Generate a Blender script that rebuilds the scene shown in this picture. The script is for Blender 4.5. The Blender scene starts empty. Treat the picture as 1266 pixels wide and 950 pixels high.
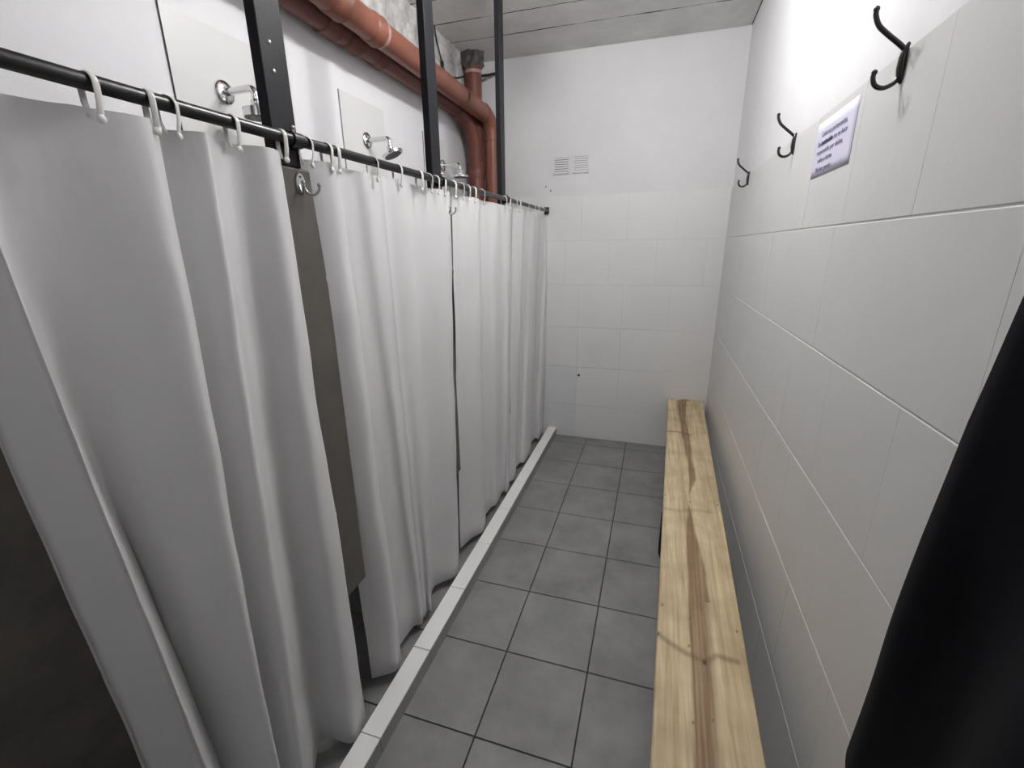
import bpy, bmesh, math, random
from mathutils import Vector, Matrix, noise
random.seed(4)
C = bpy.context.scene.collection
PI = math.pi

# ------------------------------------------------------------------ camera solved from the photograph's vanishing points
F = 557.0
def unit(v): return v / v.length
AY = unit(Vector((182, -171, F)))
dn = Vector((22, 1841, F)); dn = unit(dn - AY * dn.dot(AY))
AZ = -dn
AX = AY.cross(AZ)
H = 1.6
def ray(px, py):
    c = Vector((px - 633, py - 475, F))
    return Vector((AX.dot(c), AY.dot(c), AZ.dot(c)))
def at_x(px, py, x): r = ray(px, py); return r * (x / r.x) + Vector((0, 0, H))
def at_y(px, py, y): r = ray(px, py); return r * (y / r.y) + Vector((0, 0, H))
def at_z(px, py, z): r = ray(px, py); return r * ((z - H) / r.z) + Vector((0, 0, H))

cam = bpy.data.cameras.new('camera'); co = bpy.data.objects.new('camera', cam); C.objects.link(co)
W = Matrix((AX, AY, AZ))                       # cam (right, down, forward) -> world
right, up, back = W @ Vector((1, 0, 0)), -(W @ Vector((0, 1, 0))), -(W @ Vector((0, 0, 1)))
m = Matrix((right, up, back)).transposed().to_4x4(); m.translation = Vector((0, 0, H))
co.matrix_world = m
cam.sensor_width = 36; cam.lens = F / 1266 * 36; cam.clip_start = .02
bpy.context.scene.camera = co

# ------------------------------------------------------------------ room
XR, XL, YB, YF, ZC = .448, -1.46, 3.66, -1.1, 2.92
RODX = -.85
def rod_z(y): return 1.848 + .0072 * (y - .46)

# ------------------------------------------------------------------ materials
def mat(name, col, rough=.5, metal=0., spec=.5, bump=0., bscale=60., var=0., vscale=6., detail=6.):
    M = bpy.data.materials.new(name); M.use_nodes = True
    n = M.node_tree.nodes; l = M.node_tree.links; b = n['Principled BSDF']
    b.inputs['Base Color'].default_value = (*col, 1); b.inputs['Roughness'].default_value = rough
    b.inputs['Metallic'].default_value = metal; b.inputs['Specular IOR Level'].default_value = spec
    tc = n.new('ShaderNodeTexCoord')
    if var:
        nz = n.new('ShaderNodeTexNoise'); nz.inputs['Scale'].default_value = vscale; nz.inputs['Detail'].default_value = detail
        nz.inputs['Roughness'].default_value = .65
        l.new(tc.outputs['Object'], nz.inputs['Vector'])
        r = n.new('ShaderNodeValToRGB'); r.color_ramp.elements[0].position = .3; r.color_ramp.elements[1].position = .7
        r.color_ramp.elements[0].color = (*[c * (1 - var) for c in col], 1)
        r.color_ramp.elements[1].color = (*[min(1, c * (1 + var * .5)) for c in col], 1)
        l.new(nz.outputs['Fac'], r.inputs['Fac']); l.new(r.outputs['Color'], b.inputs['Base Color'])
    if bump:
        nb = n.new('ShaderNodeTexNoise'); nb.inputs['Scale'].default_value = bscale; nb.inputs['Detail'].default_value = 4
        l.new(tc.outputs['Object'], nb.inputs['Vector'])
        bp = n.new('ShaderNodeBump'); bp.inputs['Strength'].default_value = bump; bp.inputs['Distance'].default_value = .01
        l.new(nb.outputs['Fac'], bp.inputs['Height']); l.new(bp.outputs['Normal'], b.inputs['Normal'])
    return M

WHITE = mat('white_paint', (.78, .78, .80), .6, bump=.06, bscale=90, var=.03)
TILE = mat('white_wall_tile', (.75, .75, .75), .38, spec=.4, bump=.07, bscale=35, var=.03, vscale=3)
TILE2 = mat('greyer_wall_tile', (.70, .705, .71), .38, spec=.4, bump=.10, bscale=35, var=.03, vscale=3)
WHITE_B = mat('shaded_white_paint', (.71, .71, .72), .65, bump=.06, bscale=90, var=.05, vscale=2.5)  # white paint darkened in colour to tone down lamp light on the back wall
TILE_R = mat('white_cladding_tile', (.68, .68, .675), .38, spec=.4, bump=.06, bscale=35, var=.03, vscale=3)
GROUT_W = mat('white_grout', (.66, .66, .655), .8)
FTILE = mat('grey_floor_tile', (.25, .25, .25), .5, spec=.4, bump=.05, bscale=50, var=.30, vscale=4.0, detail=8)
GROUT_D = mat('dark_grout', (.035, .033, .03), .9)
CONC = mat('ceiling_concrete', (.74, .74, .73), .85, bump=.25, bscale=30, var=.16, vscale=4)
DARKGAP = mat('dark_gap', (.05, .05, .05), .9)
ROUGH = mat('rough_plaster', (.60, .59, .58), .95, bump=1.0, bscale=20, var=.45, vscale=9, detail=9)
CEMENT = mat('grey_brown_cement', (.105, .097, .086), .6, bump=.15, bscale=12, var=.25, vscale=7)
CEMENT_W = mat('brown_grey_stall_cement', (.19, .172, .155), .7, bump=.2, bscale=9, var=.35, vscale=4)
BLACK = mat('black_satin_steel', (.006, .006, .007), .3, spec=.5)
POST = mat('black_post_paint', (.009, .010, .013), .5, spec=.22, bump=.05, bscale=40)
CHROME = mat('chrome', (.75, .75, .76), .14, metal=1)
CHROME_D = mat('worn_chrome', (.42, .42, .42), .3, metal=1)
NOZZLE = mat('grey_nozzle_face', (.2, .2, .2), .5)
PVC = mat('orange_brown_pvc', (.22, .082, .055), .42, spec=.4, var=.12, vscale=9)
PVC_D = mat('brown_pvc', (.16, .055, .042), .45, spec=.4, var=.15, vscale=9)
MARK = mat('pale_pipe_marking', (.36, .25, .21), .6)
RING = mat('white_ring_plastic', (.78, .77, .745), .35, spec=.5)
HOOKB = mat('black_hook', (.008, .008, .012), .28, spec=.6)
PAPER = mat('lilac_white_paper', (.66, .65, .80), .7)
INK = mat('violet_ink', (.17, .16, .25), .8)
PANEL = mat('pale_shower_panel', (.70, .70, .695), .35, spec=.5)
PANEL_E = mat('panel_edge', (.10, .10, .11), .6)
CURBT = mat('white_curb_tile', (.88, .88, .87), .35, var=.03)
CURBS = mat('grey_curb_side_tile', (.33, .33, .33), .45, var=.08)
CLOTH = mat('black_fleece', (.0095, .009, .011), 1.0, spec=.0, bump=.1, bscale=900)
CLOTH.node_tree.nodes['Principled BSDF'].inputs['Sheen Weight'].default_value = .03
VENT = mat('white_vent_plastic', (.74, .74, .75), .5)
VENT_D = mat('vent_dust', (.16, .16, .16), .9)
VENT_G = mat('grey_panel_edge', (.30, .30, .31), .6)
BRKT = mat('dark_bench_bracket', (.02, .018, .017), .6)

# curtain: white peva sheet, a little light passes through
CURT = bpy.data.materials.new('white_peva_curtain'); CURT.use_nodes = True
n = CURT.node_tree.nodes; l = CURT.node_tree.links; b = n['Principled BSDF']
b.inputs['Base Color'].default_value = (.77, .77, .775, 1); b.inputs['Roughness'].default_value = .36
b.inputs['Specular IOR Level'].default_value = .45
tr = n.new('ShaderNodeBsdfTranslucent'); tr.inputs['Color'].default_value = (.78, .78, .78, 1)
mx = n.new('ShaderNodeMixShader'); mx.inputs['Fac'].default_value = .13
tc = n.new('ShaderNodeTexCoord'); nz = n.new('ShaderNodeTexNoise'); nz.inputs['Scale'].default_value = 9; nz.inputs['Detail'].default_value = 3
mp = n.new('ShaderNodeMapping'); mp.inputs['Scale'].default_value = (1, 1, .35)
bp = n.new('ShaderNodeBump'); bp.inputs['Strength'].default_value = .34; bp.inputs['Distance'].default_value = .02
l.new(tc.outputs['Object'], mp.inputs['Vector']); l.new(mp.outputs['Vector'], nz.inputs['Vector'])
l.new(nz.outputs['Fac'], bp.inputs['Height']); l.new(bp.outputs['Normal'], b.inputs['Normal'])
l.new(b.outputs['BSDF'], mx.inputs[1]); l.new(tr.outputs['BSDF'], mx.inputs[2])
l.new(mx.outputs['Shader'], n['Material Output'].inputs['Surface'])

# bench wood: heart streak and knots come from a colour attribute, grain from noise
WOOD = bpy.data.materials.new('pine_plank'); WOOD.use_nodes = True
n = WOOD.node_tree.nodes; l = WOOD.node_tree.links; b = n['Principled BSDF']
b.inputs['Roughness'].default_value = .6; b.inputs['Specular IOR Level'].default_value = .3
at = n.new('ShaderNodeAttribute'); at.attribute_name = 'grain'
tc = n.new('ShaderNodeTexCoord'); mp = n.new('ShaderNodeMapping'); mp.inputs['Scale'].default_value = (75, 3.2, 20)
nz = n.new('ShaderNodeTexNoise'); nz.inputs['Scale'].default_value = 1; nz.inputs['Detail'].default_value = 7; nz.inputs['Distortion'].default_value = .6
rp = n.new('ShaderNodeValToRGB'); rp.color_ramp.elements[0].position = .25; rp.color_ramp.elements[0].color = (.70, .66, .58, 1)
rp.color_ramp.elements[1].position = .65; rp.color_ramp.elements[1].color = (1.05, 1.05, 1.05, 1)
n2 = n.new('ShaderNodeTexNoise'); n2.inputs['Scale'].default_value = 7; n2.inputs['Detail'].default_value = 6
r2 = n.new('ShaderNodeValToRGB'); r2.color_ramp.elements[0].position = .3; r2.color_ramp.elements[0].color = (.78, .76, .72, 1)
r2.color_ramp.elements[1].position = .6; r2.color_ramp.elements[1].color = (1.04, 1.04, 1.04, 1)
m1 = n.new('ShaderNodeMix'); m1.data_type = 'RGBA'; m1.blend_type = 'MULTIPLY'; m1.inputs[0].default_value = 1
m2 = n.new('ShaderNodeMix'); m2.data_type = 'RGBA'; m2.blend_type = 'MULTIPLY'; m2.inputs[0].default_value = 1
l.new(tc.outputs['Object'], mp.inputs['Vector']); l.new(mp.outputs['Vector'], nz.inputs['Vector']); l.new(nz.outputs['Fac'], rp.inputs['Fac'])
l.new(tc.outputs['Object'], n2.inputs['Vector']); l.new(n2.outputs['Fac'], r2.inputs['Fac'])
l.new(at.outputs['Color'], m1.inputs[6]); l.new(rp.outputs['Color'], m1.inputs[7])
l.new(m1.outputs[2], m2.inputs[6]); l.new(r2.outputs['Color'], m2.inputs[7]); l.new(m2.outputs[2], b.inputs['Base Color'])
bp = n.new('ShaderNodeBump'); bp.inputs['Strength'].default_value = .15; bp.inputs['Distance'].default_value = .004
l.new(nz.outputs['Fac'], bp.inputs['Height']); l.new(bp.outputs['Normal'], b.inputs['Normal'])

def emis(name, col, s):
    M = bpy.data.materials.new(name); M.use_nodes = True; b = M.node_tree.nodes['Principled BSDF']
    b.inputs['Base Color'].default_value = (*col, 1); b.inputs['Emission Color'].default_value = (*col, 1); b.inputs['Emission Strength'].default_value = s
    return M

# ------------------------------------------------------------------ mesh helpers
def obj(name, bm, mats, parent=None, smooth=None, bevel=0., loc=None):
    if not isinstance(mats, (list, tuple)): mats = [mats]
    bmesh.ops.recalc_face_normals(bm, faces=bm.faces) if smooth != 'open' else None
    me = bpy.data.meshes.new(name); bm.to_mesh(me); bm.free()
    for M in mats: me.materials.append(M)
    o = bpy.data.objects.new(name, me); C.objects.link(o)
    if loc is not None:
        o.location = loc
    if parent: o.parent = parent
    if smooth:
        for p in me.polygons: p.use_smooth = True
        if smooth != 'open': me.set_sharp_from_angle(angle=math.radians(40))
    if bevel:
        md = o.modifiers.new('bevel', 'BEVEL'); md.width = bevel; md.segments = 2; md.limit_method = 'ANGLE'; md.angle_limit = math.radians(40)
    return o
def thing(name, label, cat, loc=(0, 0, 0), group=None):
    o = bpy.data.objects.new(name, None); C.objects.link(o); o.empty_display_size = .05
    o.location = loc; o['label'] = label; o['category'] = cat
    if group: o['group'] = group
    return o
def tag(o, label, cat, group=None):
    o['label'] = label; o['category'] = cat
    if group: o['group'] = group
    return o
def struct(o): o['kind'] = 'structure'; return o
def box(bm, a, b_, mi=0):
    x0, y0, z0 = a; x1, y1, z1 = b_
    v = [bm.verts.new(p) for p in ((x0, y0, z0), (x1, y0, z0), (x1, y1, z0), (x0, y1, z0), (x0, y0, z1), (x1, y0, z1), (x1, y1, z1), (x0, y1, z1))]
    for q in ((0, 3, 2, 1), (4, 5, 6, 7), (0, 1, 5, 4), (1, 2, 6, 5), (2, 3, 7, 6), (3, 0, 4, 7)):
        f = bm.faces.new([v[i] for i in q]); f.material_index = mi
def tube(bm, pts, r, seg=16, caps=True, mi=0, flat=1.0):
    pts = [Vector(p) for p in pts]; N = len(pts)
    rs = r if isinstance(r, (list, tuple)) else [r] * N
    t0 = unit(pts[1] - pts[0]); ref = Vector((0, 0, 1)) if abs(t0.z) < .9 else Vector((0, 1, 0))
    u = unit(t0.cross(ref)); rings = []
    for i, p in enumerate(pts):
        t = pts[min(i + 1, N - 1)] - pts[max(i - 1, 0)]
        t = unit(t); u = unit(u - t * u.dot(t)); w = t.cross(u)
        rings.append([bm.verts.new(p + (u * math.cos(2 * PI * k / seg) * flat + w * math.sin(2 * PI * k / seg)) * rs[i]) for k in range(seg)])
    for a, b_ in zip(rings, rings[1:]):
        for k in range(seg):
            f = bm.faces.new((a[k], a[(k + 1) % seg], b_[(k + 1) % seg], b_[k])); f.material_index = mi
    if caps:
        bm.faces.new(rings[0][::-1]).material_index = mi; bm.faces.new(rings[-1]).material_index = mi
def ball(bm, c, r, s=(1, 1, 1), mi=0):
    g = bmesh.ops.create_uvsphere(bm, u_segments=14, v_segments=9, radius=r)
    for v in g['verts']: v.co = Vector((v.co.x * s[0], v.co.y * s[1], v.co.z * s[2])) + Vector(c)
    for v in g['verts']:
        for f in v.link_faces: f.material_index = mi
def arc(c, a, b_, t0, t1, n=10):
    c, a, b_ = Vector(c), Vector(a), Vector(b_)
    return [c + a * math.cos(t0 + (t1 - t0) * i / n) + b_ * math.sin(t0 + (t1 - t0) * i / n) for i in range(n + 1)]
def smooth_path(pts, n=6):
    P = [Vector(p) for p in pts]; out = []
    for i in range(len(P) - 1):
        p0 = P[i - 1] if i else P[0] * 2 - P[1]; p3 = P[i + 2] if i + 2 < len(P) else P[-1] * 2 - P[-2]
        for k in range(n):
            t = k / n; a, b_ = P[i], P[i + 1]
            out.append(.5 * ((2 * a) + (b_ - p0) * t + (2 * p0 - 5 * a + 4 * b_ - p3) * t * t + (3 * a - p0 - 3 * b_ + p3) * t ** 3))
    out.append(P[-1]); return out
def tiles(bm, o, U, V, N, us, vs, gu=.002, gv=.003, t=.006, ch=.0014, pick=None, jig=.0003):
    """tiles of a wall or floor: chamfered plates in the plane o + u U + v V, standing t along N"""
    o, U, V, N = Vector(o), Vector(U), Vector(V), Vector(N)
    for j, (va, vb) in enumerate(zip(vs, vs[1:])):
        row = us[j % len(us)] if isinstance(us[0], (list, tuple)) else us
        for i, (ua, ub) in enumerate(zip(row, row[1:])):
            d = t + random.uniform(-jig, jig)
            cu = min(ch, max(.0002, gu * .5)); a0, a1, b0, b1 = ua + gu / 2, ub - gu / 2, va + gv / 2, vb - gv / 2
            q = [(a0, b0), (a1, b0), (a1, b1), (a0, b1)]
            c = [(a0 + cu, b0 + ch), (a1 - cu, b0 + ch), (a1 - cu, b1 - ch), (a0 + cu, b1 - ch)]
            lo = [bm.verts.new(o + U * a + V * b_) for a, b_ in q]
            mi_ = [bm.verts.new(o + U * a + V * b_ + N * (d - ch)) for a, b_ in q]
            hi = [bm.verts.new(o + U * a + V * b_ + N * (d + random.uniform(-jig, jig) * .6)) for a, b_ in c]
            mi = pick(i, j) if pick else 1
            fs = [bm.faces.new(hi)]
            for A, B in ((lo, mi_), (mi_, hi)):
                for k in range(4): fs.append(bm.faces.new((A[k], A[(k + 1) % 4], B[(k + 1) % 4], B[k])))
            for f in fs: f.material_index = mi

# ------------------------------------------------------------------ setting
T = .355                                        # tile pitch along the room
ZT = [0, .30, .635, .972, 1.311, 1.647, 1.976]  # courses of wall tile
# floor
bm = bmesh.new(); box(bm, (XL - .1, YF - .1, -.1), (XR + .1, YB + .1, -.006))
ys = [3.515 - T * k for k in range(13, -1, -1)]; ys = [YF] + [y for y in ys if y > YF + .02] + [YB]
xs = [XL] + [-.475 + .333 * k for k in range(-2, 3)] + [XR]
tiles(bm, (0, 0, -.006), (1, 0, 0), (0, 1, 0), (0, 0, 1), xs, ys, .005, .005, .006, .001)
struct(obj('floor', bm, [GROUT_D, FTILE]))
# right wall: painted above, tile cladding below that stands a few mm proud
def joints(y0, lo, hi): 
    k = math.ceil((lo + .03 - y0) / T); r = [lo]
    while y0 + k * T < hi - .03: r.append(y0 + k * T); k += 1
    return r + [hi]
bm = bmesh.new(); box(bm, (XR + .007, YF - .1, -.1), (XR + .15, YB + .15, ZC + .1))
box(bm, (XR + .0016, YF - .05, 0), (XR + .008, YB + .01, ZT[-1] - .0015), 2)
rows = [joints(.78, YF, YB), joints(.96, YF, YB), joints(.80, YF, YB), joints(.96, YF, YB), joints(.775, YF, YB), joints(1.085, YF, YB)]
XT = XR
tiles(bm, (XR + .0095, 0, 0), (0, 1, 0), (0, 0, 1), (-1, 0, 0), rows, ZT, .0002, .0030, .0098, .0018, jig=.0002)
struct(obj('wall_right', bm, [WHITE, TILE_R, GROUT_W]))
# back wall
bm = bmesh.new(); box(bm, (XL - .15, YB, -.1), (XR + .15, YB + .15, ZC + .1))
def bj(x0): return [XL] + [x0 + .344 * k for k in range(-3, 4) if XL + .03 < x0 + .344 * k < XR - .03] + [XR]
tiles(bm, (0, YB + .004, 0), (1, 0, 0), (0, 0, 1), (0, -1, 0), [bj(-.24), bj(-.24), bj(-.24), bj(-.24), bj(-.36), bj(.108)], ZT, .0007, .0016, .0078, .0010, jig=.0004,
      pick=lambda i, j: 2 if j in (0, 1) and i <= 2 else 1)
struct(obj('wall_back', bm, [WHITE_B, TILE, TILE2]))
# left wall: grey-brown cement inside the stalls, white paint above, a rough unpainted band under the ceiling
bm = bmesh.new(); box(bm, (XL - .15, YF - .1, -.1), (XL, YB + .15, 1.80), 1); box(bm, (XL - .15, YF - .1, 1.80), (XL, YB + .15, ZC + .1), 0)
NY, NZ = 230, 22
g = [[None] * (NZ + 1) for _ in range(NY + 1)]
for i in range(NY + 1):
    y = YF + (YB - YF) * i / NY
    z0 = 2.60 + .03 * noise.noise(Vector((y * 3, 0, 1))) + .012 * noise.noise(Vector((y * 13, 0, 4)))
    for j in range(NZ + 1):
        z = z0 + (ZC - z0) * j / NZ
        e = min(1, j / 3)
        d = .008 + .012 * noise.noise(Vector((y * 9, z * 9, 2))) + .012 * noise.noise(Vector((y * 26, z * 26, 7)))
        pit = noise.noise(Vector((y * 14, z * 14, 11)))
        if pit > .42: d -= .06 * (pit - .42)
        g[i][j] = bm.verts.new((XL - .002 + max(-.01, d) * e + .012 * e, y, z))
for i in range(NY):
    for j in range(NZ):
        f = bm.faces.new((g[i][j], g[i + 1][j], g[i + 1][j + 1], g[i][j + 1])); f.material_index = 2
struct(obj('wall_left', bm, [WHITE, CEMENT_W, ROUGH]))
# wall behind the camera
bm = bmesh.new(); box(bm, (XL - .15, YF - .15, -.1), (XR + .15, YF, ZC + .1))
struct(obj('wall_front', bm, WHITE))
# ceiling: concrete planks with open, ragged joints
bm = bmesh.new(); box(bm, (XL - .1, YF - .1, ZC + .008), (XR + .1, YB + .1, ZC + .1), 1)
py = [3.285 - .268 * k for k in range(0, 17)][::-1]; py = [YF] + [y for y in py if y > YF + .05] + [YB]
NX = 90
for a, b_ in zip(py, py[1:]):
    lo, hi = [], []
    for i in range(NX + 1):
        x = XL + (XR - XL) * i / NX
        ja = max(.0005, .0035 + .006 * noise.noise(Vector((x * 7, a * 9, 0))) + .003 * noise.noise(Vector((x * 33, a * 9, 3))))
        jb = max(.0005, .0035 + .006 * noise.noise(Vector((x * 7, b_ * 9, 5))) + .003 * noise.noise(Vector((x * 33, b_ * 9, 8))))
        lo.append((x, a + ja)); hi.append((x, b_ - jb))
    L0 = [bm.verts.new((x, y, ZC)) for x, y in lo]; H0 = [bm.verts.new((x, y, ZC)) for x, y in hi]
    L1 = [bm.verts.new((x, y, ZC + .009)) for x, y in lo]; H1 = [bm.verts.new((x, y, ZC + .009)) for x, y in hi]
    for i in range(NX):
        bm.faces.new((L0[i], H0[i], H0[i + 1], L0[i + 1])); bm.faces.new((L0[i], L0[i + 1], L1[i + 1], L1[i])).material_index = 1
        bm.faces.new((H0[i], H1[i], H1[i + 1], H0[i + 1])).material_index = 1
struct(obj('ceiling', bm, [CONC, DARKGAP]))

# ------------------------------------------------------------------ shower curb
root = thing('shower_curb', 'low tiled curb running along the floor under the white curtains', 'curb', (-.785, 1.3, 0))
CX0, CX1, CH = -.82, -.748, .07
bm = bmesh.new(); box(bm, (CX0 + .003, YF, 0), (CX1 - .003, YB - .004, CH - .004), 0)
cj = [.89 + .35 * k for k in range(-6, 9)]; cj = [YF] + [y for y in cj if YF + .03 < y < YB - .03] + [YB - .005]
o = obj('side_tiling', bm, [CURBS]); o.parent = root; o.matrix_parent_inverse = Matrix.Translation(-root.location)
bm = bmesh.new()
for a, b_ in zip(cj, cj[1:]): box(bm, (CX1 - .006, a + .0015, .001), (CX1, b_ - .0015, CH - .007))
o2 = obj('face_tile_course', bm, CURBS, root); o2.matrix_parent_inverse = Matrix.Translation(-root.location)
bm = bmesh.new()
for a, b_ in zip(cj, cj[1:]): box(bm, (CX0, a + .0016, CH - .0065), (CX1, b_ - .0016, CH))
o2 = obj('top_tile_course', bm, CURBT, root, bevel=.0012); o2.matrix_parent_inverse = Matrix.Translation(-root.location)

# ------------------------------------------------------------------ partitions and posts
PY = [(.943, 1.07, 'nearest', 'between the first and second curtains'), (1.748, 1.875, 'middle', 'between the second and third curtains'), (2.60, 2.71, 'farthest', 'between the third and last curtains')]
words3 = ['first', 'second', 'third']
for i, (a, b_, w, bet) in enumerate(PY):
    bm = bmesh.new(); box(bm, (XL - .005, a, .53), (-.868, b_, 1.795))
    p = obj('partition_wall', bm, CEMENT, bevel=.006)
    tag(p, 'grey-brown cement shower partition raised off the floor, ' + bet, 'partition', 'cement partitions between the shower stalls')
    bm = bmesh.new()
    x0, x1 = -.896, -.868
    box(bm, (x0, a, 1.795), (x1, a + [.078, .078, .066][i], ZC))
    p = obj('steel_post', bm, POST, bevel=.002)
    tag(p, ['widest black steel post, nearest the camera, beside the first shower head',
            'black steel post in the middle, in front of the third shower head',
            'slimmest black steel post, farthest away beside the brown drain pipes'][i], 'post', 'black steel posts carrying the curtain rod')
# screws on the first post
bx = (PY[0][0] + .035)
for py_ in ((333, 52), (339, 88)):
    q = at_x(*py_, -.868); bm = bmesh.new(); ball(bm, (-.868, q.y, q.z), .005, (.5, 1, 1))
    post0 = [o for o in bpy.data.objects if o.name == 'steel_post'][0]
    s = obj('screw', bm, CHROME_D, post0, smooth=True)
# chrome double hooks on the partition ends
def chrome_hook(y, z, label):
    x = -.868
    r = thing('robe_hook', label, 'hook', (x, y, z), 'chrome hooks on the partition ends')
    bm = bmesh.new(); tube(bm, [(-.0005, 0, 0), (.004, 0, 0)], [.0165, .015], 20); obj('backplate', bm, CHROME_D, r, smooth=True)
    for v in list(r.children)[0].data.vertices: v.co.z *= 1.5
    for s in (-1, 1):
        bm = bmesh.new()
        tube(bm, smooth_path([(.003, s * .006, -.006), (.012, s * .012, -.022), (.024, s * .02, -.026), (.034, s * .027, -.016), (.035, s * .028, -.004)]), .0032, 10)
        ball(bm, (.035, s * .028, -.003), .0048)
        obj('prong', bm, CHROME_D, r, smooth=True)
    for s in (-1, 1):
        bm = bmesh.new(); tube(bm, [(.0038, 0, s * .014), (.0052, 0, s * .014)], .003, 10); obj('screw', bm, BLACK, r)
chrome_hook(1.008, 1.760, 'small chrome double robe hook on the nearest partition end, beside the second curtain')
chrome_hook(1.848, 1.765, 'smaller looking robe hook on the middle partition end, half behind the third curtain')

# ------------------------------------------------------------------ curtain rod
root = thing('curtain_rod', 'long black steel curtain rod running along all the shower stalls', 'curtain rod', (RODX, 1.5, rod_z(1.5)))
inv = Matrix.Translation(-root.location)
def child(o, r): o.parent = r; o.matrix_parent_inverse = Matrix.Translation(-r.location); return o
bm = bmesh.new(); tube(bm, [(RODX, YF - .01, rod_z(YF)), (RODX, YB - .012, rod_z(YB))], .0125, 24); child(obj('rod', bm, BLACK, smooth=True), root)
bm = bmesh.new(); box(bm, (RODX - .022, YB - .03, rod_z(YB) - .026), (RODX + .014, YB - .0035, rod_z(YB) + .024)); child(obj('wall_socket', bm, BLACK, bevel=.003), root)
for a, b_, _, _ in PY:
    yc = a + .05; z = rod_z(yc); bm = bmesh.new()
    tube(bm, [(RODX, yc - .016, z), (RODX, yc + .016, z)], .0168, 20)
    box(bm, (-.872, yc - .014, z - .018), (-.855, yc + .014, z + .018))
    c = child(obj('clamp', bm, BLACK, smooth=True), root)
    bm = bmesh.new(); tube(bm, [(RODX - .004, yc, z + .012), (RODX - .004, yc, z + .026)], .004, 10); ball(bm, (RODX - .004, yc, z + .027), .006)
    child(obj('clamp_bolt', bm, CHROME_D, smooth=True), root)

# ------------------------------------------------------------------ curtains
def span(ps):
    """plan polyline with crease flags -> dense smooth points"""
    runs, cur = [], [ps[0]]
    for p in ps[1:]:
        cur.append(p)
        if p[2]: runs.append(cur); cur = [p]
    if len(cur) > 1: runs.append(cur)
    out = []
    for r in runs:
        q = smooth_path([(a[0], a[1], 0) for a in r], 7)
        out += q if not out else q[1:]
    return out
def curtain(cols, label, zb, seed, creases=(), edges=()):
    top, bot = [], []
    zt = None
    for c in cols:
        if c[0] == 'H':
            _, dy, x2, cr = c; x1 = -.853 + .52 * (x2 + .862); p1 = Vector((x1, top[-1][1] + dy, 1.8)); p2 = Vector((x2, bot[-1][1] + dy, .05))
            top.append((p1.x, p1.y, cr)); bot.append((p2.x, p2.y, cr)); continue
        a, b_, x2, cr = c; x1 = -.853 + .52 * (x2 + .862)
        p1, p2 = at_x(*a, x1), at_x(*b_, x2)
        d = (p2 - p1) / (p2.z - p1.z)
        zt = 1.815
        pt = p1 + d * (zt - p1.z); pb = p1 + d * (zb - p1.z)
        top.append((x1, pt.y, cr)); bot.append((pb.x, pb.y, cr))
    A, B = span(top), span(bot); NZ = 150; bm = bmesh.new(); G = []
    for i, (a, b_) in enumerate(zip(A, B)):
        zt = rod_z(a.y) - .033 - .004 * abs(noise.noise(Vector((a.y * 14, seed, 0))))
        col = []
        for j in range(NZ + 1):
            t = j / NZ; z = zt + (zb - zt) * t
            p = a.lerp(b_, t)
            k = min(1, 4 * t) * min(1, 2.5 * (1 - t) + .3)
            d = .006 * k * noise.noise(Vector((p.y * 9, z * 2.2, seed))) + .0035 * k * noise.noise(Vector((p.y * 22, z * 6, seed + 5)))
            dx = 0
            for cz, amp in creases: dx += amp * math.exp(-((z - cz - .004 * noise.noise(Vector((p.y * 20, seed, cz)))) / .006) ** 2) * max(0, .25 + noise.noise(Vector((p.y * 14, cz * 9, seed)))) 
            col.append(bm.verts.new((p.x + d + dx, p.y + d * .25, z)))
        G.append(col)
    for i in range(len(G) - 1):
        for j in range(NZ): bm.faces.new((G[i][j], G[i][j + 1], G[i + 1][j + 1], G[i + 1][j]))
    o = obj('shower_curtain', bm, CURT, smooth='open')
    return tag(o, label, 'shower curtain', 'white shower curtains on the black rod')

# columns: (image point high on the fold, image point low on it, x of the fold, crease) or ('H', dy, x, crease) for a hidden return
curtain([
    ((0, 530), (178, 950), -.925, 1),
    ((4, 530), (184, 950), -.937, 1),
    ((0, 307), (250, 940), -.838, 1),
    ((36, 360), (137, 600), -.925, 0),
    ((75, 300), (190, 700), -.935, 0),
    ((162, 128), (338, 950), -.832, 0),
    ((189, 130), (346, 950), -.850, 1),
    ('H', .004, -.905, 0),
    ('H', .030, -.945, 0),
    ((249, 160), (311, 560), -.846, 0),
    ((258, 165), (321, 560), -.862, 0),
    ((285, 170), (350, 600), -.908, 0),
    ((328, 178), (428, 860), -.838, 0),
    ((344, 178), (452, 884), -.848, 1),
    ('H', -.006, -.875, 0),
], 'white shower curtain nearest the camera, its lower left edge open on a dark stall', .045, 1.3, [(1.32, .002), (.86, .002)])
curtain([
    ((366, 192), (461, 850), -.915, 1),
    ((404, 188), (489, 822), -.842, 0),
    ((416, 190), (497, 817), -.850, 1),
    ('H', .006, -.885, 0),
    ((432, 203), (512, 790), -.885, 0),
    ((450, 206), (522, 775), -.856, 0),
    ((466, 211), (524, 773), -.867, 0),
    ((471, 212), (527, 771), -.863, 0),
    ((477, 213), (530, 769), -.868, 0),
    ((500, 216), (534, 760), -.852, 0),
    ((514, 222), (536, 729), -.908, 0),
    ((548, 229), (562, 715), -.842, 0),
    ((556, 232), (568, 711), -.850, 1),
    ('H', .004, -.875, 0),
], 'second white shower curtain from the camera, with soft wide folds beside the chrome hook', .045, 4.1, [(1.52, .004), (1.22, .004), (.92, .003)])
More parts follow.
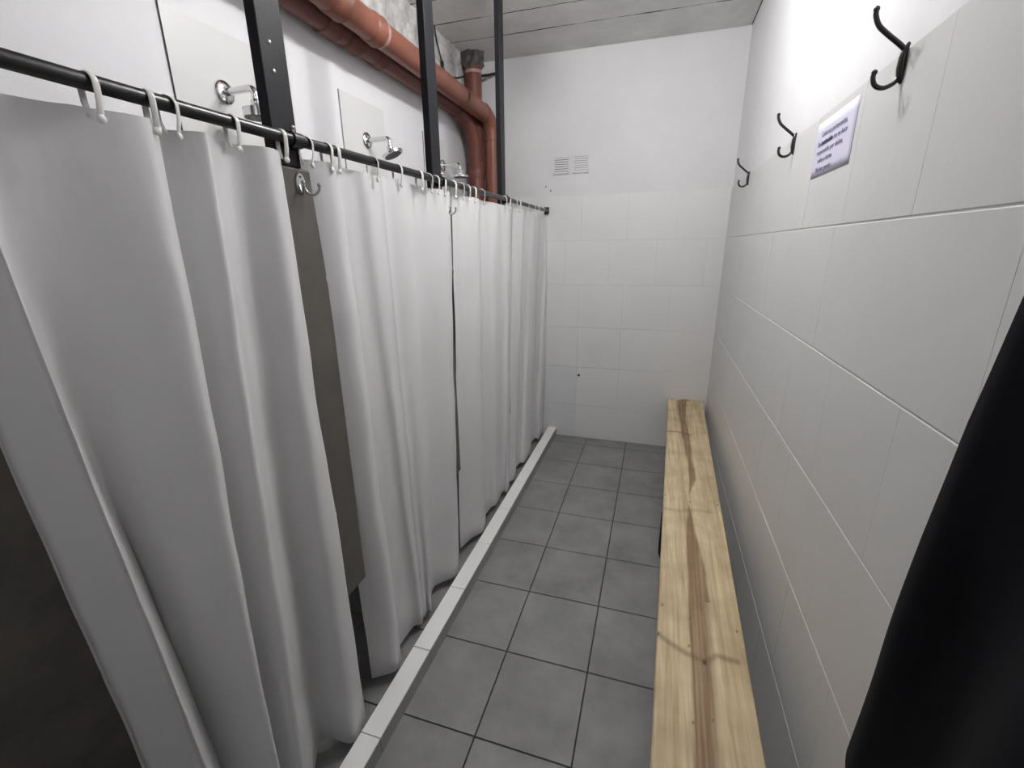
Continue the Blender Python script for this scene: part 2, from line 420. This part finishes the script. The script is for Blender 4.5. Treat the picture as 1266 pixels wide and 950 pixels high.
curtain([
    ((558, 238), (569, 668), -.900, 1),
    ((570, 238), (582, 668), -.880, 0),
    ((588, 241), (597, 658), -.840, 0),
    ((593, 242), (601, 655), -.848, 1),
    ('H', .01, -.885, 0),
    ((603, 247), (607, 636), -.880, 0),
    ((612, 248), (614, 622), -.858, 0),
    ((620, 250), (622, 612), -.868, 0),
    ((629, 253), (627, 608), -.840, 0),
    ((633, 254), (630, 606), -.850, 1),
    ('H', .006, -.880, 0),
], 'third white shower curtain from the camera, between the two farther black posts', .045, 7.7, [(1.5, .003), (1.3, .003), (1.05, .002)])
curtain([
    ((634, 256), (625, 588), -.885, 1),
    ((646, 258), (636, 584), -.846, 0),
    ((649, 259), (638, 583), -.852, 1),
    ('H', .03, -.885, 0),
    ((654, 261), (642, 580), -.880, 0),
    ((661, 263), (648, 574), -.852, 0),
    ((668, 265), (656, 566), -.846, 1),
    ('H', .03, -.895, 0),
    ((673, 266), (661, 545), -.885, 0),
    ((678, 268), (666, 541), -.852, 0),
    ((683, 269), (671, 540), -.856, 1),
    ('H', .008, -.880, 0),
], 'farthest white shower curtain, ending beside the tiled back wall', .045, 9.4, [(1.4, .003), (1.1, .003), (.8, .003)])

# curtain rings: an open plastic hook over the rod with a button that holds the hem
def ring_mesh(turn):
    bm = bmesh.new(); R = .0178
    pts = [Vector((-.010, 0, -.042)), Vector((-.017, 0, -.022))] + arc((0, 0, 0), (-R, 0, 0), (0, 0, R), -.25, PI + .1, 14) + [Vector((.0165, 0, -.022)), Vector((.012, 0, -.040)), Vector((.008, 0, -.047))]
    tube(bm, pts, .0052, 10, flat=.32)
    ball(bm, (.012, 0, -.047), .0068, (.6, 1, 1))
    bmesh.ops.rotate(bm, verts=bm.verts, matrix=Matrix.Rotation(turn, 3, 'Z'), cent=(0, 0, 0))
    me = bpy.data.meshes.new('curtain_ring'); bm.to_mesh(me); bm.free(); me.materials.append(RING)
    for p in me.polygons: p.use_smooth = True
    return me
rings = {0: [107, 182, 205, 285, 347], 1: [377, 403, 414, 460, 491, 518, 529, 538, 547], 2: [560, 569, 577, 585, 595, 623, 628], 3: [636, 641, 651, 659, 664, 670, 677]}
cn = ['nearest white curtain', 'second white curtain', 'third white curtain', 'farthest white curtain']
onum = ['first', 'second', 'third', 'fourth', 'fifth', 'sixth', 'seventh', 'eighth', 'ninth']
meshes = [ring_mesh(t) for t in (0, .35, -.3)]
for c, L in rings.items():
    for i, px in enumerate(L):
        py_ = 68 + .2858 * px
        q = at_x(px, py_, RODX)
        o = bpy.data.objects.new('curtain_ring', meshes[(i * 2 + c) % 3]); C.objects.link(o)
        o.location = (RODX, q.y, rod_z(q.y) - .004)
        tag(o, 'white plastic curtain ring, %s from the left on the %s' % (onum[i], cn[c]), 'curtain ring', 'white plastic rings on the curtain rod')

# ------------------------------------------------------------------ showers and panels
def panel(edge, label, z1, y0, y1):
    bm = bmesh.new(); box(bm, (XL - .001, y0, 1.0), (XL + .007, y1, z1), 0)
    o = obj('splash_board', bm, [PANEL, edge], bevel=.001)
    for p in o.data.polygons:
        if abs(p.normal.y) > .5: p.material_index = 1
    tag(o, label, 'panel', 'pale panels behind the shower heads')
panel(PANEL_E, 'large pale wall panel behind the nearest shower head, with a dark left edge', 2.305, 1.205, 1.56)
panel(VENT_G, 'pale wall panel behind the second shower head, between the two nearer posts', 2.305, 2.02, 2.385)
panel(VENT_G, 'pale wall panel behind the farthest shower head, mostly hidden by the middle post', 2.30, 2.825, 3.12)
def shower(y, z, label, tilt, flat_):
    r = thing('wall_shower', label, 'shower', (XL + .006, y, z), 'chrome wall showers')
    bm = bmesh.new(); tube(bm, [(0, 0, 0), (.005, 0, 0), (.010, 0, 0), (.014, 0, 0)], [.038, .038, .034, .016], 32); obj('flange', bm, CHROME, r, smooth=True)
    bm = bmesh.new(); L = .130
    tube(bm, [(.008, 0, 0), (L - .022, 0, .002)] + arc((L - .022, 0, -.020), (.022, 0, 0), (0, 0, .022), PI / 2, 0, 8)[1:] + [(L, 0, -.040)], .0115, 18); obj('arm', bm, CHROME, r, smooth=True)
    bm = bmesh.new(); tube(bm, [(0, 0, .012), (0, 0, .006), (0, 0, -.006), (0, 0, -.012)], [.013, .0165, .0165, .013], 18)
    j = obj('swivel_joint', bm, CHROME, r, smooth=True); j.location = (L, 0, -.044)
    bm = bmesh.new()
    if flat_: tube(bm, [(0, 0, 0), (0, 0, -.014), (0, 0, -.020), (0, 0, -.032)], [.015, .018, .054, .054], 32)
    else: tube(bm, [(0, 0, 0), (0, 0, -.008), (0, 0, -.012), (0, 0, -.040)], [.014, .018, .044, .047], 32)
    h = obj('spray_head', bm, CHROME, r, smooth=True); h.location = (L, 0, -.048); h.rotation_euler = tilt
    bm = bmesh.new(); zz = -.0321 if flat_ else -.0401
    tube(bm, [(0, 0, zz + .001), (0, 0, zz - .0015)], .042, 28)
    for k in range(12): ball(bm, (.03 * math.cos(k * PI / 6), .03 * math.sin(k * PI / 6), zz - .002), .002)
    obj('nozzle_face', bm, NOZZLE, h)
    return r
s = shower(1.385, 2.116, 'chrome wall shower nearest the camera, its head beside the wide black post', (0, 0, 0), False)
s = shower(2.207, 2.127, 'chrome wall shower in the middle with a tilted head, between the two nearer posts', (.0, -.42, .2), True)
s = shower(3.08, 2.140, 'chrome wall shower farthest away, between the middle post and the brown pipes', (0, 0, 0), True)

# ------------------------------------------------------------------ drain pipes
def pipe(name, label, M, r, path, sockets, marks=()):
    root = thing(name, label, 'pipe', path[0]); inv_ = Matrix.Translation(-root.location)
    bm = bmesh.new(); tube(bm, path, r, 28); child(obj('pipe_run', bm, M, smooth=True), root)
    for p, q, dr in sockets:
        bm = bmesh.new(); p, q = Vector(p), Vector(q); d = unit(q - p) * .006
        tube(bm, [p, p + d, q - d * 2, q - d, q], [r + .001, r + dr, r + dr, r + dr + .003, r + .001], 28); child(obj('socket', bm, M, smooth=True), root)
    for p, q in marks:
        bm = bmesh.new(); tube(bm, [p, q], r + .0012, 28); child(obj('printed_band', bm, MARK, smooth=True), root)
    return root
AXp, AZp, AVx, AVy = -1.27, 2.525, -1.25, 3.53
bend = arc((AXp, AVy - .12, AZp - .12), (0, 0, .12), (0, .12, 0), 0, PI / 2, 10)
bend = [Vector((AXp + (AVx - AXp) * i / 10, p.y, p.z)) for i, p in enumerate(bend)]
pipe('drain_pipe', 'brighter orange-brown drain pipe in front, running high along the wall and turning down', PVC, .055,
     [(AXp, YF - .02, AZp)] + [(AXp, y, AZp) for y in (0, 1, 2, 3)] + bend + [(AVx, AVy, 1.2), (AVx, AVy, .0)],
     [((AXp, 2.02, AZp), (AXp, 2.09, AZp), .006), ((AXp, 3.02, AZp), (AXp, 3.03, AZp), .002), ((AXp, 3.40, AZp), (AXp, 3.405, AZp), .002), ((AVx, AVy, 2.36), (AVx, AVy, 2.355), .002), ((AXp, 1.75, AZp), (AXp, 1.84, AZp), .006)],
     [((AXp, 2.098, AZp), (AXp, 2.116, AZp))])
BX, BZ, SX, SY = -1.395, 2.515, -1.372, 3.50
st = pipe('drain_pipe', 'darker brown drain pipe behind, against the wall, joined to the vertical corner stack', PVC_D, .05,
     [(BX, YF - .02, BZ)] + [(BX, y, BZ) for y in (0, 1, 2, 3, 3.2)] + [(BX + .006, 3.27, BZ - .012), (BX + .018, 3.35, BZ - .05), (BX + .030, 3.41, BZ - .11), (BX + .033, 3.455, BZ - .2), (SX + .004, SY - .02, BZ - .32), (SX, SY, BZ - .42)],
     [((BX, 1.86, BZ), (BX, 1.96, BZ), .007), ((BX, 2.02, BZ), (BX, 2.12, BZ), .006), ((BX, 2.24, BZ), (BX, 2.31, BZ), .006), ((BX, 3.2, BZ), (BX, 3.21, BZ), .003)])
bm = bmesh.new(); tube(bm, [(SX, SY, 2.84), (SX, SY, 2.2), (SX, SY, 1.2), (SX, SY, 0)], .06, 28); child(obj('vertical_stack', bm, PVC_D, smooth=True), st)
bm = bmesh.new(); tube(bm, [(SX, SY, 2.22), (SX, SY, 2.214), (SX, SY, 2.11), (SX, SY, 2.10)], [.061, .064, .064, .061], 28); child(obj('socket', bm, PVC_D, smooth=True), st)
bm = bmesh.new(); tube(bm, [(SX, SY, 2.795), (SX, SY, 2.815)], .0615, 28); child(obj('pale_rim', bm, MARK, smooth=True), st)
bm = bmesh.new()
NR = 36; rr = []
for j, z in enumerate((2.825, 2.85, 2.885, 2.921)):
    rr.append([bm.verts.new((SX + math.cos(2 * PI * k / NR) * q, min(YB, SY + math.sin(2 * PI * k / NR) * q), z)) for k in range(NR)
               for q in [.058 + .010 * j + .03 * noise.noise(Vector((math.cos(2 * PI * k / NR) * 2.2, math.sin(2 * PI * k / NR) * 2.2, z * 30)))]])
for a, b_ in zip(rr, rr[1:]):
    for k in range(NR): bm.faces.new((a[k], a[(k + 1) % NR], b_[(k + 1) % NR], b_[k]))
bm.faces.new(rr[0]); bm.faces.new(rr[-1])
child(obj('ragged_mortar_collar', bm, mat('dark_broken_mortar', (.10, .095, .09), .95, bump=1, bscale=40, var=.6, vscale=30)), st)
bm = bmesh.new(); tube(bm, [(SX + .05, SY + .03, 2.79), at_y(604, 93, 3.60), at_y(613, 91, YB - .004)], .010, 8)
child(obj('bracket_arm', bm, BLACK), st)

# cable on the rough band
pts = [at_x(536, 20, XL + .03), at_x(538, 40, XL + .032), at_x(541, 55, XL + .03), at_x(545, 72, XL + .034), at_x(547, 82, XL + .03), at_x(553, 91, XL + .03), at_x(562, 96, XL + .03), at_x(573, 95, XL + .03)]
bm = bmesh.new(); tube(bm, smooth_path(pts, 5), .005, 8); ball(bm, pts[4] + Vector((0, 0, .012)), .016, (.6, 1, 1.4))
tag(obj('loose_cable', bm, BLACK, smooth=True), 'thin black loose cable on the rough wall band behind the middle post', 'cable')

# ------------------------------------------------------------------ back wall fittings
def vent(x0, x1, z0, z1, label, dust):
    y = YB
    r = thing('vent_grille', label, 'vent', ((x0 + x1) / 2, y, (z0 + z1) / 2), 'square vents on the back wall')
    w, h = (x1 - x0) / 2, (z1 - z0) / 2
    bm = bmesh.new(); box(bm, (-w, -.002, -h), (w, .004, h)); obj('backing', bm, dust, r)
    bm = bmesh.new(); f = .006
    for a in ((-w, -h, w, -h + f), (-w, h - f, w, h), (-w, -h, -w + f, h), (w - f, -h, w, h)): box(bm, (a[0], -.008, a[1]), (a[2], .001, a[3]))
    obj('frame', bm, VENT, r)
    n_ = 7
    for k in range(n_):
        zc = -h + f + (2 * h - 2 * f) * (k + .5) / n_
        bm = bmesh.new(); d = (h - f) / n_ * .74
        vs_ = [bm.verts.new(p) for p in ((-w + f, -.007, zc - d), (w - f, -.007, zc - d), (w - f, -.0025, zc + d), (-w + f, -.0025, zc + d), (-w + f, -.0055, zc - d), (w - f, -.0055, zc - d), (w - f, -.001, zc + d), (-w + f, -.001, zc + d))]
        for q_ in ((0, 1, 2, 3), (7, 6, 5, 4), (0, 4, 5, 1), (1, 5, 6, 2), (2, 6, 7, 3), (3, 7, 4, 0)): bm.faces.new([vs_[i] for i in q_])
        obj('slat', bm, VENT, r)
vent(-.806, -.690, 2.124, 2.245, 'white square vent grille on the back wall, the dirtier left one', VENT_D)
vent(-.658, -.543, 2.126, 2.247, 'white square vent grille on the back wall, the cleaner right one', mat('vent_light_dust', (.36, .36, .36), .9))
q = at_y(715.5, 464, YB - .004)
r = thing('wall_pipe_stub', 'tiny black plugged hole low on the tiled back wall', 'plug', (q.x, YB - .004, q.z))
bm = bmesh.new(); tube(bm, [(0, .004, 0), (0, -.004, 0)], .010, 16); obj('plug', bm, BLACK, r)
bm = bmesh.new(); tube(bm, [(0, -.004, 0), (0, -.007, 0)], .004, 10); obj('plug_centre', bm, DARKGAP, r)
for k, (px, py_) in enumerate(((675, 231), (681, 236))):
    q = at_y(px, py_, YB); bm = bmesh.new(); tube(bm, [(0, .003, 0), (0, -.006, 0)], .0055, 10)
    tag(obj('wall_screw', bm, VENT_D, loc=q), ['small dark screw on the back wall above the rod end, upper one', 'small dark screw on the back wall above the rod end, lower one'][k], 'screw', 'screws above the rod end')

# ------------------------------------------------------------------ right wall: hooks, notice
def coat_hook(y, z, label, grp='black coat hooks on the right wall'):
    r = thing('coat_hook', label, 'hook', (XR + .0, y, z), grp)
    bm = bmesh.new(); pl = [(-.001, 0, .034), (-.006, 0, .026), (-.007, 0, 0), (-.006, 0, -.022), (-.001, 0, -.03)]
    tube(bm, [(.001, 0, -.034), (-.005, 0, -.026), (-.007, 0, -.008), (-.007, 0, .012), (-.004, 0, .030), (.001, 0, .036)], [.004, .0085, .0105, .0095, .007, .004], 14, flat=1.0)
    for v in bm.verts: v.co.x = v.co.x * .75
    obj('backplate', bm, HOOKB, r, smooth=True)
    bm = bmesh.new(); P = smooth_path([(-.003, 0, .024), (-.016, 0, .036), (-.040, 0, .056), (-.057, 0, .072), (-.066, 0, .090), (-.067, 0, .102)], 5)
    tube(bm, P, .0048, 10); ball(bm, P[-1], .0058); obj('upper_prong', bm, HOOKB, r, smooth=True)
    bm = bmesh.new(); P = smooth_path([(-.004, 0, -.020), (-.014, 0, -.034), (-.030, 0, -.040), (-.045, 0, -.034), (-.051, 0, -.020), (-.050, 0, -.010)], 5)
    tube(bm, P, .0046, 10); ball(bm, P[-1], .0056); obj('lower_prong', bm, HOOKB, r, smooth=True)
    for k, s in enumerate((.012, -.012)):
        bm = bmesh.new(); ball(bm, (-.0105, 0, s), .003, (.5, 1, 1)); obj('screw', bm, CHROME_D, r, smooth=True)
    return r
coat_hook(1.255, 1.948, 'nearest and largest black coat hook on the right wall, above the notice')
coat_hook(2.07, 1.952, 'middle black coat hook on the right wall, left of the notice')
coat_hook(3.00, 1.952, 'farthest black coat hook on the right wall, near the back corner')

y0, y1, z0, z1 = 1.470, 1.792, 1.796, 1.953
r = thing('paper_notice', 'lilac-white paper notice with printed lines on the right wall tiles', 'notice', (XR, (y0 + y1) / 2, (z0 + z1) / 2))
bm = bmesh.new(); w, h = (y1 - y0) / 2, (z1 - z0) / 2
gv = [[bm.verts.new((-.0009 - .0004 * (abs(i - 6) / 6) ** 3 * (1 if i < 6 else .6), -w + 2 * w * i / 12, -h + 2 * h * j / 6)) for j in range(7)] for i in range(13)]
for i in range(12):
    for j in range(6): bm.faces.new((gv[i][j], gv[i][j + 1], gv[i + 1][j + 1], gv[i + 1][j]))
sheet = obj('sheet', bm, PAPER, r, smooth='open'); md = sheet.modifiers.new('s', 'SOLIDIFY'); md.thickness = .0006
def line(txt, size, u, v, wid):
    cu = bpy.data.curves.new('text', 'FONT'); cu.body = txt; cu.size = size; cu.align_x = 'CENTER'; cu.extrude = .0002
    t = bpy.data.objects.new('text_line', cu); C.objects.link(t); bpy.context.view_layer.update()
    dg = bpy.context.evaluated_depsgraph_get(); me = bpy.data.meshes.new_from_object(t.evaluated_get(dg)); bpy.data.objects.remove(t)
    xs_ = [p.co.x for p in me.vertices]; k = wid / (max(xs_) - min(xs_)); mid = (max(xs_) + min(xs_)) / 2
    for p in me.vertices: p.co = Vector((-.0020 - p.co.z, -(p.co.x - mid) * k + u, p.co.y + v))
    me.materials.clear(); me.materials.append(INK)
    o = bpy.data.objects.new('text_line', me); C.objects.link(o); o.parent = r
def bold(txt, size, u, v, wid):
    line(txt, size, u, v, wid); line(txt, size, u + .0009, v + .0003, wid); line(txt, size, u - .0006, v, wid)
line('Cuide sus pertenencias,', .021, .004, .034, .205)
cu_b = 'La institución'
def joined(txts):
    pass
bold('La institución', .021, .065, .010, .125)
line('no se hace', .021, -.058, .010, .098)
line('responsable por daños,', .021, .020, -.014, .215)
line('robo o hurto.', .021, .045, -.038, .125)
line('Muchas gracias.', .021, .045, -.064, .14)
# nothing of the notice may stand off the wall further than a curled sheet

# ------------------------------------------------------------------ bench
BZ0, BZ1 = .385, .425
def bench_x(y): t = (y - .8) / (YB - .8); return (.074 + (.163 - .074) * t, .330 + (.419 - .330) * t)
by0, by1 = .25, YB - .008
root = thing('bench', 'long pale pine plank bench with a brown heart streak along the right wall', 'bench', (.25, 2, 0))
bm = bmesh.new(); NU, NV = 72, 800
colr = bm.loops.layers.float_color.new('grain')
def on_plank(px, py_):
    q = at_z(px, py_, BZ1); a, b_ = bench_x(q.y); return (q.x - a) / (b_ - a), q.y
HEART = sorted((on_plank(850, p)[1], a, b_) for p, a, b_ in ((496, .23, .55), (516, .29, .48), (541, .36, .57), (566, .44, .59), (592, .46, .62), (604, .45, .53), (614, .435, .455), (622, .425, .455), (634, .41, .50), (650, .37, .53), (705, .37, .65), (770, .36, .67), (803, .37, .65), (850, .36, .66), (901, .37, .63), (950, .36, .65), (1100, .36, .62)))
KNOTS = [(*on_plank(x, y), r, k) for x, y, r, k in ((871, 819, .011, 1), (853, 765, .006, .9), (852, 799, .006, .9), (911, 781, .006, 1), (819, 748, .006, .8), (814, 784, .007, .7), (857, 894, .005, .9), (881, 891, .005, .6), (853, 621, .007, .8), (887, 625, .007, .9), (823, 612, .006, .8), (856, 650, .005, .6))]
LINES = [([on_plank(*p) for p in L], w, k) for L, w, k in (
    (((812, 783), (825, 793), (848, 808), (871, 818), (886, 811), (900, 816), (912, 819)), .008, .6),
    (((824, 533), (838, 534), (853, 538)), .009, .75), (((820, 629), (842, 632), (862, 631), (880, 634)), .010, .3), (((845, 500), (848, 520), (851, 545)), .008, .35))]
def seg_d(p, a, b_):
    ax, ay, bx_, by_ = a[0] * .257, a[1] * .7, b_[0] * .257, b_[1] * .7; px, py_ = p[0] * .257, p[1] * .7
    L2 = (bx_ - ax) ** 2 + (by_ - ay) ** 2; t = max(0, min(1, ((px - ax) * (bx_ - ax) + (py_ - ay) * (by_ - ay)) / L2))
    return math.hypot(px - ax - t * (bx_ - ax), py_ - ay - t * (by_ - ay))
def plank_col(u, y):
    base = Vector((.62, .495, .315)); heart = Vector((.27, .17, .10)); pale = Vector((.70, .585, .40))
    lo_, hi_ = .37, .63
    for (ya, a, b_), (yb, c, d) in zip(HEART, HEART[1:]):
        if ya <= y <= yb: t = (y - ya) / (yb - ya); lo_, hi_ = a + (c - a) * t, b_ + (d - b_) * t; break
    n1 = .012 * noise.noise(Vector((y * 5, 7, 0))) + .02 * noise.noise(Vector((y * 2, u * 40, 3)))
    s = max(0, min(1, (u - lo_ + n1) / .03)) * max(0, min(1, (hi_ - u + n1) / (.03 if y > 1.4 else .10)))
    s *= .9 + .5 * noise.noise(Vector((u * 38, y * 2.2, 1)))
    col = base.lerp(pale, max(0, min(1, .5 + .8 * noise.noise(Vector((u * 4, y * 1.4, 5))))))
    col = col.lerp(heart, max(0, min(.95, s)))
    col *= 1 + .08 * noise.noise(Vector((u * 60, y * 1.6, 9)))
    for L, w, k in LINES:
        if min(p[1] for p in L) - .06 < y < max(p[1] for p in L) + .06:
            d = min(seg_d((u, y), a, b_) for a, b_ in zip(L, L[1:])); col = col.lerp(Vector((.21, .135, .08)), k * math.exp(-(d / w) ** 2))
    for ku, ky, kr, kk in KNOTS:
        r_ = math.hypot((u - ku) * .257 * 1.5, (y - ky) * .8) * (1 + .5 * noise.noise(Vector((u * 30, y * 30, 2)))); k = max(0, 1 - r_ / kr)
        if k: col = col.lerp(Vector((.06, .038, .025)), min(.9, k * 1.5 * kk))
    return col
gt = []
for j in range(NV + 1):
    y = by0 + (by1 - by0) * j / NV; a, b_ = bench_x(y); a += .0012 * noise.noise(Vector((y * 6, 1, 0))); row = []
    for i in range(NU + 1):
        u = i / NU; e = min(u, 1 - u) * .257; z = BZ1 - (.004 * (1 - e / .004) ** 2 if e < .004 else 0) + .0006 * noise.noise(Vector((u * 8, y * 3, 4)))
        row.append((bm.verts.new((a + (b_ - a) * u, y, z)), plank_col(u, y)))
    gt.append(row)
cl = {}
def face(vs_):
    f = bm.faces.new([v for v, _ in vs_])
    for lp, (_, c) in zip(f.loops, vs_): lp[colr] = (c.x, c.y, c.z, 1)
for j in range(NV):
    for i in range(NU): face((gt[j][i], gt[j][i + 1], gt[j + 1][i + 1], gt[j + 1][i]))
lo = [[(bm.verts.new((v.co.x, v.co.y, BZ0)), c) for v, c in (gt[j][0], gt[j][NU])] for j in range(NV + 1)]
for j in range(NV):
    face((gt[j + 1][0], lo[j + 1][0], lo[j][0], gt[j][0])); face((gt[j][NU], lo[j][1], lo[j + 1][1], gt[j + 1][NU])); face((lo[j][0], lo[j + 1][0], lo[j + 1][1], lo[j][1]))
for j in (0, NV): face([gt[j][i] for i in range(NU + 1)] + [lo[j][1], lo[j][0]])
child(obj('seat_plank', bm, WOOD), root)
for yb, a_in in ((.6, -.002), (1.98, -.004), (3.45, .05)):
    a, b_ = bench_x(yb); bm = bmesh.new()
    f0 = [bm.verts.new((x, yb - .02, z)) for x, z in ((a + a_in, BZ0 + .0005), (a + a_in, BZ0 - .2), (a + .07, 0), (b_ - .03, 0), (b_ - .02, BZ0 + .0005))]
    f1 = [bm.verts.new((v.co.x, yb + .02, v.co.z)) for v in f0]
    bm.faces.new(f0); bm.faces.new(f1[::-1])
    for k in range(5): bm.faces.new((f0[k], f0[(k + 1) % 5], f1[(k + 1) % 5], f1[k]))
    child(obj('leg_board', bm, BRKT), root)

# ------------------------------------------------------------------ dark cloth hanging at the right edge
hk = coat_hook(.30, 1.952, 'black coat hook outside the right edge of the view that carries the black cloth', 'black coat hooks on the right wall')
EDGE = [at_x(*p, XR - .035) for p in ((1300, 290), (1266, 368), (1205, 515), (1149, 658), (1112, 758), (1053, 930))]
bm = bmesh.new(); NA, NB = 90, 60; G = []
for i in range(NA + 1):
    s = i / NA; col = []
    for j in range(NB + 1):
        t = j / NB; z = 1.93 + (EDGE[-1].z - 1.93) * t
        # left edge follows the photograph, right edge lies outside the view
        yl = None
        for pa, pb in zip(EDGE, EDGE[1:]):
            if pa.z >= z >= pb.z: yl = pa.y + (pb.y - pa.y) * (pa.z - z) / (pa.z - pb.z)
        if yl is None: yl = EDGE[-1].y if z < EDGE[-1].z else EDGE[0].y - (z - EDGE[0].z) * 1.2
        yr = .18 - .42 * min(1, t / .28) ** .8
        y = yl + (yr - yl) * s
        k = .25 + .75 * min(1, t * 2.2)
        x = XR - .030 - .028 * k * (math.sin(s * 23 + .8 * t + .5) * .5 + .5) - .012 * k * noise.noise(Vector((s * 9, t * 2.5, 3))) 
        if s < .05: x += .018 * (1 - s / .05)
        z += .03 * t * (1 - math.exp(-s * 8)) * 0 - .05 * t * min(1, s * 2)
        col.append(bm.verts.new((min(x, XR - .006), y, z)))
    G.append(col)
for i in range(NA):
    for j in range(NB): bm.faces.new((G[i][j], G[i][j + 1], G[i + 1][j + 1], G[i + 1][j]))
o = obj('hanging_cloth', bm, CLOTH, smooth='open'); md = o.modifiers.new('s', 'SOLIDIFY'); md.thickness = .006; md.offset = 0
tag(o, 'black soft cloth hanging on the right wall at the lower right edge of the view', 'cloth')

# ------------------------------------------------------------------ lamp: a globe on the ceiling, just above the view, plus an added fill
def lamp(x, y, power, label, rr):
    r = thing('ceiling_lamp', label, 'lamp', (x, y, ZC), 'ceiling lamps')
    bm = bmesh.new(); tube(bm, [(0, 0, .004), (0, 0, -.02), (0, 0, -.03)], [.06, .06, .03], 28); obj('base', bm, VENT, r, smooth=True)
    bm = bmesh.new(); tube(bm, [(.07, -.16, -.028), (-.07, .16, -.028)], .012, 12); obj('arm', bm, VENT, r, smooth=True)
    GL = emis('lamp_glass', (1, .985, .975), power)
    for sg in (1, -1):
        bm = bmesh.new(); tube(bm, [(sg * .07, -sg * .16, -.02), (sg * .07, -sg * .16, -.06)], .014, 12); obj('lamp_holder', bm, VENT, r, smooth=True)
        bm = bmesh.new(); ball(bm, (sg * .07, -sg * .16, -.092), rr); obj('bulb', bm, GL, r, smooth=True)
lamp(-.20, 1.80, 300, 'twin bulb lamp on the ceiling above the middle of the bench', .035)
lamp(-.15, -.55, 26, 'added unseen twin bulb fill lamp on the ceiling behind the camera', .035)  # added fill light, lifts the curtain faces turned away from the main lamp

w = bpy.data.worlds.new('world'); bpy.context.scene.world = w; w.use_nodes = True
w.node_tree.nodes['Background'].inputs[0].default_value = (.6, .62, .66, 1); w.node_tree.nodes['Background'].inputs[1].default_value = .3
vs = bpy.context.scene.view_settings
vs.view_transform = 'Standard'; vs.look = 'None'; vs.gamma = 1; vs.use_curve_mapping = False; vs.exposure = .87
